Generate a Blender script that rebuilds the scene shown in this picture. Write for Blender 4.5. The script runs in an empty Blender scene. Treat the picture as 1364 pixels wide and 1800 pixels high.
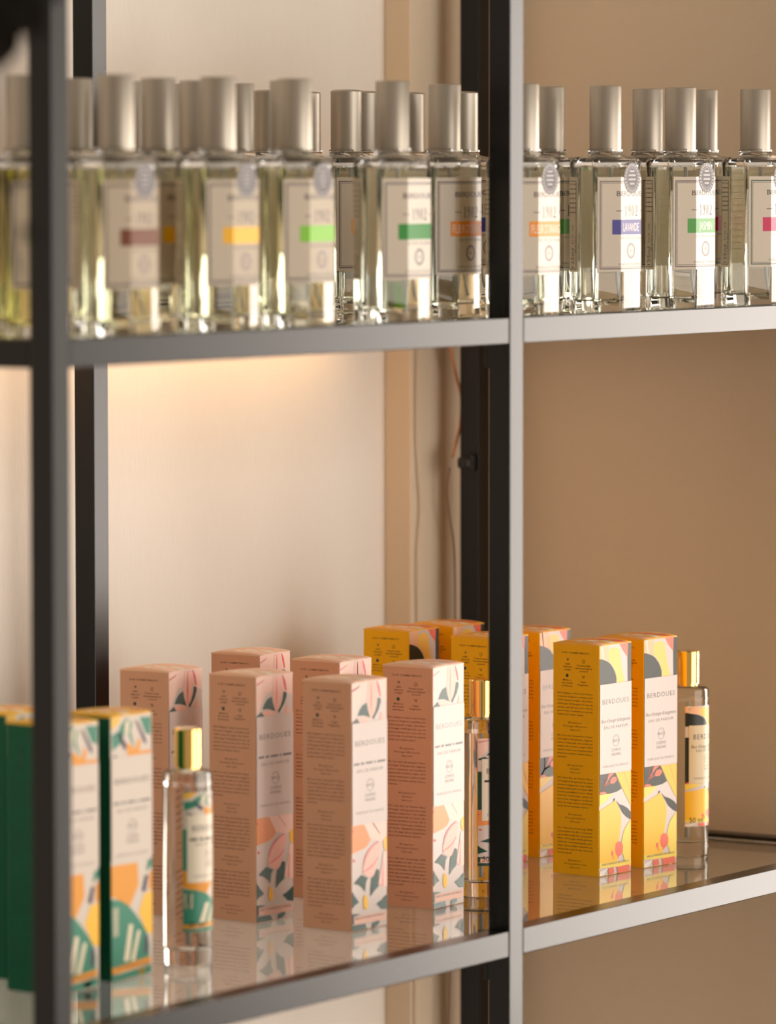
import bpy, bmesh, math, random
from mathutils import Vector, Matrix
from mathutils.geometry import tessellate_polygon

random.seed(7)
sc = bpy.context.scene
COL = sc.collection

# ------------------------------------------------------------------ camera
W, DP, HS = 0.48208, 0.32712, 0.39169      # bay width, rack depth, height of the upper shelf over the lower
PW, PD, RH = 0.0163, 0.0162, 0.0166        # post width, post depth, rail height
cam_d = bpy.data.cameras.new('camera')
cam = bpy.data.objects.new('camera', cam_d)
COL.objects.link(cam)
cr = Vector((0.54721625, -0.8369907, -0.00097624))
cu = Vector((0.05621866, 0.03559142, 0.9977839))
cf = Vector((0.8351011, 0.54605844, -0.0665307))
cl = Vector((-2.81377099, -1.74751583, 0.4891712))
cam.matrix_world = Matrix(((cr.x, cu.x, -cf.x, cl.x), (cr.y, cu.y, -cf.y, cl.y),
                           (cr.z, cu.z, -cf.z, cl.z), (0, 0, 0, 1)))
cam_d.sensor_fit = 'VERTICAL'
cam_d.sensor_height = 36.0
cam_d.sensor_width = 36.0
cam_d.lens = 9191.77 / 1800 * 36.0
cam_d.clip_start = 0.05
cam_d.clip_end = 60
cam_d.dof.use_dof = True
cam_d.dof.focus_distance = 3.585
cam_d.dof.aperture_fstop = 6.4
sc.camera = cam

# ------------------------------------------------------------------ colour management, world, lights
sc.view_settings.view_transform = 'Standard'
sc.view_settings.look = 'None'
sc.view_settings.gamma = 1.0
sc.view_settings.exposure = 0.0
sc.view_settings.use_curve_mapping = False
sc.cycles.use_denoising = True
sc.cycles.max_bounces = 18
sc.cycles.transmission_bounces = 16
sc.cycles.glossy_bounces = 8
sc.cycles.diffuse_bounces = 4
sc.cycles.transparent_max_bounces = 16
sc.cycles.sample_clamp_indirect = 6.0

def lin(c):
    return tuple((x / 255 / 12.92) if x / 255 <= 0.04045 else ((x / 255 + 0.055) / 1.055) ** 2.4 for x in c)

world = bpy.data.worlds.new('shop_ambient')
sc.world = world
world.use_nodes = True
nt = world.node_tree
bg = nt.nodes['Background']
# soft room light: warm from the shop in front and above, dimmer from below
tc = nt.nodes.new('ShaderNodeTexCoord')
sx = nt.nodes.new('ShaderNodeSeparateXYZ')
mr = nt.nodes.new('ShaderNodeMapRange')
mr.inputs[1].default_value = -1.0
mr.inputs[2].default_value = 1.0
rp = nt.nodes.new('ShaderNodeValToRGB')
rp.color_ramp.elements[0].color = (0.30, 0.245, 0.19, 1)
rp.color_ramp.elements[1].color = (0.58, 0.485, 0.385, 1)
nt.links.new(tc.outputs['Generated'], sx.inputs[0])
nt.links.new(sx.outputs['Z'], mr.inputs[0])
nt.links.new(mr.outputs[0], rp.inputs[0])
nt.links.new(rp.outputs[0], bg.inputs[0])
bg.inputs[1].default_value = 1.0

WIN_X, WIN_Y0, WIN_Y1, WIN_Z0, WIN_Z1 = 2.2, -1.50, -0.35, -0.58, 0.85
def area(name, loc, size, size_y, power, color, direction):
    d = bpy.data.lights.new(name, 'AREA')
    d.shape = 'RECTANGLE'
    d.size, d.size_y = size, size_y
    d.energy = power
    d.color = color
    o = bpy.data.objects.new(name, d)
    COL.objects.link(o)
    o.location = loc
    o.rotation_euler = Vector(direction).to_track_quat('-Z', 'Y').to_euler()
    return o
area('window_daylight', (WIN_X + 0.03, (WIN_Y0 + WIN_Y1) / 2, (WIN_Z0 + WIN_Z1) / 2),
     WIN_Y1 - WIN_Y0, WIN_Z1 - WIN_Z0, 64, (1.0, 0.90, 0.81), (-1, 0, 0))
# unseen wide fill light opposite the rack, added to brighten the back wall
area('added_front_fill', (0.6, -3.4, 0.2), 3.0, 2.4, 84, (1.0, 0.94, 0.88), (0, 1, 0))

# ------------------------------------------------------------------ materials
MATS = {}
def principled(name, color, rough=0.5, metal=0.0, ior=1.45, trans=0.0, bump=None, emis=None, estr=0.0, alpha=1.0,
               coat=0.0, coat_rough=0.1, noise=0.0, noise_scale=(400, 400, 400)):
    if name in MATS:
        return MATS[name]
    m = bpy.data.materials.new(name)
    m.use_nodes = True
    n = m.node_tree
    b = n.nodes['Principled BSDF']
    b.inputs['Base Color'].default_value = (*color, 1)
    b.inputs['Roughness'].default_value = rough
    b.inputs['Metallic'].default_value = metal
    b.inputs['IOR'].default_value = ior
    b.inputs['Transmission Weight'].default_value = trans
    b.inputs['Alpha'].default_value = alpha
    b.inputs['Coat Weight'].default_value = coat
    b.inputs['Coat Roughness'].default_value = coat_rough
    if emis:
        b.inputs['Emission Color'].default_value = (*emis, 1)
        b.inputs['Emission Strength'].default_value = estr
    if noise or bump:
        t = n.nodes.new('ShaderNodeTexCoord')
        mp = n.nodes.new('ShaderNodeMapping')
        mp.inputs['Scale'].default_value = noise_scale
        ns = n.nodes.new('ShaderNodeTexNoise')
        ns.inputs['Scale'].default_value = 1.0
        ns.inputs['Detail'].default_value = 4
        n.links.new(t.outputs['Object'], mp.inputs[0])
        n.links.new(mp.outputs[0], ns.inputs['Vector'])
        if noise:
            mx = n.nodes.new('ShaderNodeMix')
            mx.data_type = 'RGBA'
            mx.inputs[6].default_value = (*[c * (1 - noise) for c in color], 1)
            mx.inputs[7].default_value = (*[min(1, c * (1 + noise)) for c in color], 1)
            n.links.new(ns.outputs['Fac'], mx.inputs[0])
            n.links.new(mx.outputs[2], b.inputs['Base Color'])
        if bump:
            bp = n.nodes.new('ShaderNodeBump')
            bp.inputs['Strength'].default_value = bump[0]
            bp.inputs['Distance'].default_value = bump[1]
            n.links.new(ns.outputs['Fac'], bp.inputs['Height'])
            n.links.new(bp.outputs[0], b.inputs['Normal'])
    MATS[name] = m
    return m

def ink(name, rgb, rough=0.5, ior=1.45, **k):
    return principled(name, lin(rgb), rough, ior=ior, **k)

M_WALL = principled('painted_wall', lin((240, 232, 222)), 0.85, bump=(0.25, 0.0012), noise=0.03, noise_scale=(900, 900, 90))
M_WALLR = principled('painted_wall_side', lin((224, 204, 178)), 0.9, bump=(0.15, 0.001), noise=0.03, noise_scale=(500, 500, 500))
M_FLOOR = principled('floor_stone', lin((140, 118, 98)), 0.6, noise=0.15, noise_scale=(12, 12, 12))
M_STEEL = principled('black_satin_steel', (0.002, 0.0015, 0.0015), 0.27, ior=1.40)
M_SHELF = principled('shelf_glass', (0.93, 0.96, 0.94), 0.0, ior=1.5, trans=1.0)
M_BLACK = principled('black_plastic', (0.01, 0.009, 0.009), 0.5)
M_GLASS = principled('bottle_glass', (0.995, 1.0, 0.995), 0.0, ior=1.5, trans=1.0)
def glass_node(name, color, ior):
    m = bpy.data.materials.new(name)
    m.use_nodes = True
    n = m.node_tree
    n.nodes.remove(n.nodes['Principled BSDF'])
    gl = n.nodes.new('ShaderNodeBsdfGlass')
    gl.inputs['Color'].default_value = (*color, 1)
    gl.inputs['Roughness'].default_value = 0.0
    gl.inputs['IOR'].default_value = ior
    n.links.new(gl.outputs[0], n.nodes['Material Output'].inputs[0])
    return m
M_LIQ = {k: glass_node('cologne_' + k, c, 1.36 / 1.5) for k, c in
         {'pale': (0.988, 0.995, 0.95), 'straw': (0.98, 0.984, 0.885), 'amber': (0.965, 0.945, 0.66), 'clear': (0.995, 0.995, 0.98)}.items()}
M_LIQTOP = {k: principled('cologne_surface_' + k, (0.99, 0.99, 0.96), 0.0, ior=1.36, trans=1.0) for k in ('a',)}
M_CAP = principled('brushed_aluminium', lin((172, 163, 150)), 0.46, metal=1.0, bump=(0.06, 0.0002), noise_scale=(2500, 2500, 30))
M_GOLD = principled('polished_gold', lin((250, 205, 120)), 0.06, metal=1.0)
M_TUBE = principled('dip_tube_plastic', lin((235, 232, 222)), 0.4, trans=0.3)
M_PAPER = principled('label_paper', lin((228, 210, 184)), 0.28, ior=1.5, coat=0.6, coat_rough=0.07)
def translucent(m, col, fac):
    n = m.node_tree
    b = n.nodes['Principled BSDF']
    t = n.nodes.new('ShaderNodeBsdfTranslucent')
    t.inputs['Color'].default_value = (*col, 1)
    mx = n.nodes.new('ShaderNodeMixShader')
    mx.inputs[0].default_value = fac
    n.links.new(b.outputs[0], mx.inputs[1])
    n.links.new(t.outputs[0], mx.inputs[2])
    n.links.new(mx.outputs[0], n.nodes['Material Output'].inputs[0])
translucent(M_PAPER, lin((242, 230, 204)), 0.42)
M_CARDIN = ink('card_edge', (225, 205, 180))

# ------------------------------------------------------------------ mesh helpers
def link(name, me, mats, parent=None, loc=None, rotz=0.0):
    o = bpy.data.objects.new(name, me)
    COL.objects.link(o)
    for m in (mats if isinstance(mats, (list, tuple)) else [mats]):
        me.materials.append(m)
    if parent:
        o.parent = parent
    if loc:
        o.location = loc
    if rotz:
        o.rotation_euler = (0, 0, rotz)
    return o

def to_mesh(name, bm, smooth=False, recalc=True):
    if recalc:
        bmesh.ops.recalc_face_normals(bm, faces=bm.faces)
    me = bpy.data.meshes.new(name)
    if smooth:
        for f in bm.faces:
            f.smooth = True
    bm.to_mesh(me)
    bm.free()
    return me

def add_box(bm, a, b, bevel=0.0, mi=0):
    x0, y0, z0 = a
    x1, y1, z1 = b
    vs = [bm.verts.new(p) for p in ((x0, y0, z0), (x1, y0, z0), (x1, y1, z0), (x0, y1, z0),
                                    (x0, y0, z1), (x1, y0, z1), (x1, y1, z1), (x0, y1, z1))]
    fs = [bm.faces.new([vs[i] for i in q]) for q in ((3, 2, 1, 0), (4, 5, 6, 7), (0, 1, 5, 4), (1, 2, 6, 5), (2, 3, 7, 6), (3, 0, 4, 7))]
    for f in fs:
        f.material_index = mi
    if bevel:
        es = list({e for f in fs for e in f.edges})
        bmesh.ops.bevel(bm, geom=es, offset=bevel, segments=2, affect='EDGES', profile=0.5)

def box_mesh(a, b, bevel=0.0):
    bm = bmesh.new()
    add_box(bm, a, b, bevel)
    return to_mesh('box', bm)

def rings(bm, prof, ring_fn, close_bottom=True, close_top=True, mi=0):
    """loft rings: prof = list of (args, z); ring_fn(args) -> list of xy"""
    prev = None
    out = []
    for a, z in prof:
        pts = ring_fn(a)
        cur = [bm.verts.new((p[0], p[1], z)) for p in pts]
        if prev:
            n = len(cur)
            for i in range(n):
                f = bm.faces.new((prev[i], prev[(i + 1) % n], cur[(i + 1) % n], cur[i]))
                f.material_index = mi
        elif close_bottom:
            f = bm.faces.new(cur[::-1])
            f.material_index = mi
        prev = cur
        out.append(cur)
    if close_top:
        f = bm.faces.new(prev)
        f.material_index = mi
    return out

def circ(r, n=48):
    return [(r * math.cos(2 * math.pi * i / n), r * math.sin(2 * math.pi * i / n)) for i in range(n)]

def lathe(prof, n=48, cb=True, ct=True, smooth=True):
    bm = bmesh.new()
    rings(bm, prof, lambda r: circ(r, n), cb, ct)
    bmesh.ops.recalc_face_normals(bm, faces=bm.faces)
    me = to_mesh('lathe', bm, False)
    if smooth:
        for p in me.polygons:
            p.use_smooth = len(p.vertices) == 4
        mark_sharp(me)
    return me

def mark_sharp(me, ang=35):
    try:
        me.set_sharp_from_angle(angle=math.radians(ang))
    except Exception:
        pass

def tube_mesh(pts, r, n=8):
    bm = bmesh.new()
    prev = None
    P = [Vector(p) for p in pts]
    for i, p in enumerate(P):
        d = (P[min(i + 1, len(P) - 1)] - P[max(i - 1, 0)]).normalized()
        u = d.cross(Vector((0.31, 0.77, 0.12))).normalized()
        v = d.cross(u).normalized()
        cur = [bm.verts.new(p + (u * math.cos(2 * math.pi * k / n) + v * math.sin(2 * math.pi * k / n)) * r) for k in range(n)]
        if prev:
            for k in range(n):
                bm.faces.new((prev[k], prev[(k + 1) % n], cur[(k + 1) % n], cur[k]))
        else:
            bm.faces.new(cur[::-1])
        prev = cur
    bm.faces.new(prev)
    return to_mesh('tube', bm, True)

def spline(pts, k=8):
    P = [Vector(p) for p in pts]
    P = [2 * P[0] - P[1]] + P + [2 * P[-1] - P[-2]]
    out = []
    for i in range(1, len(P) - 2):
        for j in range(k):
            t = j / k
            a, b, c, d = P[i - 1], P[i], P[i + 1], P[i + 2]
            out.append(0.5 * ((2 * b) + (-a + c) * t + (2 * a - 5 * b + 4 * c - d) * t * t + (-a + 3 * b - 3 * c + d) * t ** 3))
    out.append(P[-2])
    return out

# ------------------------------------------------------------------ flat artwork, later bent onto faces
class Sheet:
    """printed sheet in (s, t) metres; every piece has a layer and a material name"""
    def __init__(self):
        self.bm = bmesh.new()
        self.lay = self.bm.faces.layers.int.new('lay')
        self.mats = []
    def mi(self, m):
        if m not in self.mats:
            self.mats.append(m)
        return self.mats.index(m)
    def poly(self, pts, m, lay):
        if len(pts) < 3:
            return
        vs = [self.bm.verts.new((p[0], p[1], 0)) for p in pts]
        idx = self.mi(m)
        for t in tessellate_polygon([[Vector((p[0], p[1], 0)) for p in pts]]):
            try:
                f = self.bm.faces.new([vs[i] for i in t])
                f.material_index = idx
                f[self.lay] = lay
            except ValueError:
                pass
    def rect(self, x0, y0, x1, y1, m, lay):
        self.poly([(x0, y0), (x1, y0), (x1, y1), (x0, y1)], m, lay)
    def ring(self, cx, cy, r, w, m, lay, n=36, a0=0, a1=2 * math.pi):
        k = n
        for i in range(k):
            a, b = a0 + (a1 - a0) * i / k, a0 + (a1 - a0) * (i + 1) / k
            q = [(cx + rr * math.cos(t), cy + rr * math.sin(t)) for rr, t in ((r, a), (r, b), (r - w, b), (r - w, a))]
            self.poly(q, m, lay)
    def disc(self, cx, cy, r, m, lay, n=28, ry=None):
        ry = ry or r
        self.poly([(cx + r * math.cos(2 * math.pi * i / n), cy + ry * math.sin(2 * math.pi * i / n)) for i in range(n)], m, lay)
    def text(self, body, cx, cy, height, m, lay, width=None, align='CENTER', shear=0.0, bold=0.0, spacing=1.0, rot=0.0, clip=None):
        """cy is the middle of a capital letter, height its cap height; width squeezes or stretches the line"""
        V, F = text_geo(body, shear, bold, spacing)
        if not V:
            return
        x0 = min(v[0] for v in V); x1 = max(v[0] for v in V)
        s = height / 0.70
        sxx = s if not width else width / (x1 - x0)
        ox = {'CENTER': (x0 + x1) / 2, 'LEFT': x0, 'RIGHT': x1}[align]
        c, sn = math.cos(rot), math.sin(rot)
        idx = self.mi(m)
        vs = []
        for x, y in V:
            X, Y = (x - ox) * sxx, (y - 0.35) * s
            vs.append(self.bm.verts.new((cx + X * c - Y * sn, cy + X * sn + Y * c, 0)))
        for t in F:
            try:
                f = self.bm.faces.new([vs[i] for i in t])
                f.material_index = idx
                f[self.lay] = lay
            except ValueError:
                pass
    def cut(self, xs):
        for x in xs:
            bmesh.ops.bisect_plane(self.bm, geom=self.bm.verts[:] + self.bm.edges[:] + self.bm.faces[:], plane_co=(x, 0, 0), plane_no=(1, 0, 0))
    def trim(self, x0, x1, y0, y1):
        for co, no in (((x0, 0, 0), (-1, 0, 0)), ((x1, 0, 0), (1, 0, 0)), ((0, y0, 0), (0, -1, 0)), ((0, y1, 0), (0, 1, 0))):
            bmesh.ops.bisect_plane(self.bm, geom=self.bm.verts[:] + self.bm.edges[:] + self.bm.faces[:], plane_co=co, plane_no=no, clear_outer=True)
    def data(self, mapper, step=0.00004):
        """mapper(s, t, offset) -> xyz ; returns verts, faces(list, mat)"""
        V, F = [], []
        for f in self.bm.faces:
            off = step * f[self.lay]
            base = len(V)
            c = [mapper(v.co.x, v.co.y, off) for v in f.verts]
            V += c
            F.append(([base + i for i in range(len(c))], f.material_index))
        return V, F

_TC = {}
def text_geo(body, shear, bold, spacing):
    key = (body, shear, bold, spacing)
    if key in _TC:
        return _TC[key]
    cu_ = bpy.data.curves.new('txt', 'FONT')
    cu_.body = body
    cu_.size = 1.0
    cu_.shear = shear
    cu_.offset = bold
    cu_.space_character = spacing
    cu_.resolution_u = 2
    cu_.fill_mode = 'FRONT'
    o = bpy.data.objects.new('txt', cu_)
    COL.objects.link(o)
    dg = bpy.context.evaluated_depsgraph_get()
    me = o.evaluated_get(dg).to_mesh()
    V = [(v.co.x, v.co.y) for v in me.vertices]
    F = []
    for p in me.polygons:
        idx = list(p.vertices)
        a = sum(V[idx[i]][0] * V[idx[(i + 1) % len(idx)]][1] - V[idx[(i + 1) % len(idx)]][0] * V[idx[i]][1] for i in range(len(idx)))
        F.append(idx if a > 0 else idx[::-1])
    o.evaluated_get(dg).to_mesh_clear()
    bpy.data.objects.remove(o)
    bpy.data.curves.remove(cu_)
    _TC[key] = (V, F)
    return V, F

def merge_mesh(name, parts):
    """parts: list of (verts, faces[(idx, mat)], mats) -> mesh with material slots"""
    V, F, MI, mats = [], [], [], []
    for v, f, ms in parts:
        base = len(V)
        V += [tuple(p) for p in v]
        for idx, k in f:
            m = ms[k]
            if m not in mats:
                mats.append(m)
            F.append([base + i for i in idx])
            MI.append(mats.index(m))
    me = bpy.data.meshes.new(name)
    me.from_pydata(V, [], F)
    me.polygons.foreach_set('material_index', MI)
    me.update()
    return me, mats

def bm_data(bm):
    bm.verts.index_update()
    return [v.co[:] for v in bm.verts], [([v.index for v in f.verts], f.material_index) for f in bm.faces]

def empty(name, loc, rotz, label, cat, group=None):
    o = bpy.data.objects.new(name, None)
    COL.objects.link(o)
    o.empty_display_size = 0.02
    o.location = loc
    o.rotation_euler = (0, 0, rotz)
    o['label'] = label
    o['category'] = cat
    if group:
        o['group'] = group
    return o

def copy_tree(root, loc, rotz, label, group):
    r = root.copy()
    COL.objects.link(r)
    r.location = loc
    r.rotation_euler = (0, 0, rotz)
    r['label'] = label
    if group:
        r['group'] = group
    for ch in list(root.children):
        c = ch.copy()
        COL.objects.link(c)
        c.parent = r
        for g in list(ch.children):
            d = g.copy()
            COL.objects.link(d)
            d.parent = c
    return r

def structure(name, me, mats, loc=None):
    o = link(name, me, mats, loc=loc)
    o['kind'] = 'structure'
    return o

# ------------------------------------------------------------------ room shell
FL, CE = -1.05, 1.75
structure('floor', box_mesh((-4.5, -4.0, FL - 0.1), (2.4, 0.5, FL)), M_FLOOR)
bm = bmesh.new()                                     # back wall with the shallow pilaster at its right end
ring = [(-2.2, 0.3883), (0.60, 0.3883), (0.60, 0.50), (-2.2, 0.50)]
rings(bm, [(ring, FL), (ring, CE)], lambda a: a)
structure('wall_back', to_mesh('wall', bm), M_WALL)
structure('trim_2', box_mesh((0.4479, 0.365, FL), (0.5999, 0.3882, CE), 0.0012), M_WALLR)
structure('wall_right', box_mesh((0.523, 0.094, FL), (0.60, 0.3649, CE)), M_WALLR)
bm = bmesh.new()                                     # shop window on the right, its frame and panes
fx0, fx1 = WIN_X - 0.05, WIN_X
ym = (WIN_Y0 + WIN_Y1) / 2
for a, b in (((fx0, WIN_Y0 - 0.06, FL), (fx1, WIN_Y0, CE)), ((fx0, WIN_Y1, FL), (fx1, WIN_Y1 + 0.06, CE)),
             ((fx0, WIN_Y0, WIN_Z1), (fx1, WIN_Y1, WIN_Z1 + 0.06)), ((fx0, WIN_Y0, WIN_Z0 - 0.06), (fx1, WIN_Y1, WIN_Z0))):
    add_box(bm, a, b, 0.004)
structure('window_1', to_mesh('window', bm), ink('window_paint', (225, 220, 212)))
structure('trim_1', box_mesh((WIN_X - 0.04, WIN_Y0, FL), (WIN_X, WIN_Y1, WIN_Z0 - 0.061)), M_WALLR)

# ------------------------------------------------------------------ shelving rack
rack = empty('shelving_rack', (0, 0, FL), 0, 'black satin steel shelving rack whose posts and rails catch silvery window light', 'shelf')
def rpart(name, a, b, bev=0.0007, label=None):
    bm = bmesh.new()
    add_box(bm, (a[0], a[1], a[2] - FL), (b[0], b[1], b[2] - FL), bev)
    o = link(name, to_mesh(name, bm), M_STEEL, rack)
    if label:
        o['label'] = label
    return o
TOPZ = 1.0
for x in (-W, 0, W):
    rpart('post', (x, 0, FL), (x + PW, PD, TOPZ))
    rpart('post', (x, DP, FL), (x + PW, DP + PD, TOPZ))
g = 0.0005
for z in (0.0, HS):
    for x in (-W, 0):
        rpart('rail', (x + PW + g, 0.0002, z - RH), (x + W - g, PD, z))
        rpart('rail', (x + PW + g, DP, z - RH), (x + W - g, DP + PD - 0.0002, z))
    for x in (-W,):
        rpart('side_rail', (x + 0.0002, PD + g, z - RH), (x + PW - 0.0002, DP - g, z))
    rpart('side_rail', (W + 0.0160, 0, z - RH), (W + 0.0318, DP + PD, z))
    for x in (0,):
        rpart('bracket', (x + 0.0004, PD + 0.0003, z - RH - 0.016), (x + 0.006, PD + 0.0035, z - RH), 0.0003)
for z, lb in ((0, 'clear glass shelf plate carrying the cartons and small bottles, lower level'),
              (HS, 'clear glass shelf plate carrying the row of cologne bottles, upper level')):
    me = box_mesh((-W + PW + 0.0005, PD + 0.0004, z - 0.009), (W + 0.0155, DP - 0.0006, z - 0.003), 0.0004)
    o = link('glass_shelf', me, M_SHELF)
    o['label'] = lb
    o['category'] = 'shelf plate'

# warm LED strips under the back rail of the upper shelf

# ------------------------------------------------------------------ printed artwork (face fractions, x right, y up)
GOLD=[
 ('peach',[(0,1),(0.293,1),(0.298,0.927),(0.076,0.939),(0.004,0.944)]),
 ('white2',[(0.053,1),(0.098,1),(0.138,0.939),(0.107,0.941)]),
 ('yellow_soft',[(0.284,0.975),(0.361,0.986),(0.472,0.988),(0.617,0.981),(0.651,0.95),(0.709,0.895),(0.807,0.829),(0.538,0.828),(0.534,0.862),(0.455,0.9),(0.32,0.926),(0.286,0.948)]),
 ('ink',[(0,0.944),(0.076,0.942),(0.165,0.936),(0.254,0.929),(0.343,0.917),(0.433,0.897),(0.489,0.878),(0.523,0.862),(0.535,0.847),(0.531,0.829),(0,0.831)]),
 ('coral',[(0.638,1),(0.898,1.0),(0.891,0.937),(0.739,0.97)]),
 ('ink',[(0.898,1.0),(1,0.999),(1,0.828),(0.895,0.828),(0.885,0.937)]),
 ('ink',[(0,0.444),(0.494,0.441),(0.705,0.367),(0.554,0.357),(0.338,0.353),(0,0.355)]),
 ('coral',[(0.012,0.36),(0.14,0.394),(0.334,0.404),(0.42,0.411),(0.442,0.406),(0.345,0.398),(0.173,0.387),(0.038,0.355)]),
 ('coral',[(0.142,0.392),(0.15,0.443),(0.176,0.443),(0.173,0.391)]),
 ('coral',[(0.183,0.4),(0.247,0.414),(0.289,0.437),(0.332,0.443),(0.466,0.441),(0.419,0.434),(0.333,0.424),(0.215,0.399)]),
 ('coral',[(0.33,0.406),(0.376,0.421),(0.484,0.425),(0.55,0.416),(0.54,0.405),(0.465,0.395),(0.356,0.396)]),
 ('coral',[(0.012,0.365),(0.142,0.366),(0.218,0.36),(0.225,0.351),(0.187,0.342),(0.139,0.346),(0.121,0.355),(0.023,0.357)]),
 ('yellow',[(0.505,0.44),(1,0.439),(1,0.287),(0.971,0.293),(0.771,0.353)]),
 ('coral',[(0.771,0.439),(0.788,0.439),(0.989,0.339),(0.976,0.338)]),
 ('lemon',[(0,0.355),(0.338,0.353),(0.392,0.35),(0.188,0.322),(0,0.305)]),
 ('yellow',[(0,0.286),(0.124,0.294),(0.254,0.303),(0.406,0.312),(0.492,0.322),(0.558,0.304),(0.625,0.284),(0.67,0.262),(0.694,0.237),(0.678,0.208),(0.655,0.178),(0.624,0.148),(0.583,0.116),(0.577,0.047),(0,0.051)]),
 ('lemon',[(1,0.227),(0.913,0.211),(0.806,0.189),(0.743,0.164),(0.702,0.128),(0.705,0.095),(0.773,0.063),(0.796,0.045),(1,0.04)]),
 ('ink',[(0.52,0.32),(0.623,0.301),(0.776,0.29),(0.908,0.275),(1,0.257),(1,0.225),(0.867,0.239),(0.735,0.261),(0.646,0.287)]),
 ('ink',[(0.433,0.317),(0.452,0.329),(0.491,0.33),(0.474,0.322)]),
 ('coral',[(0.614,0.139),(0.702,0.133),(0.747,0.115),(0.738,0.091),(0.684,0.078),(0.615,0.072),(0.607,0.064),(0.58,0.065),(0.58,0.072),(0.52,0.084),(0.49,0.103),(0.506,0.127),(0.553,0.137)]),
 ('coral',[(0.403,0.103),(0.433,0.099),(0.445,0.089),(0.43,0.079),(0.466,0.066),(0.431,0.065),(0.411,0.077),(0.373,0.082),(0.36,0.093),(0.372,0.101)]),
 ('lemon',[(0,0.056),(1,0.047),(1,0.024),(0,0.035)]),
 ('white2',[(0.005,0.02),(0.246,0.027),(0.121,0),(0,0)]),
 ('coral',[(0.289,0.028),(0.447,0.029),(0.467,0.003),(0.3,0.001),(0.268,0.015)]),
 ('coral',[(0.546,0.028),(0.918,0.03),(0.956,0.023),(0.958,0),(0.581,0)]),
]
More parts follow.
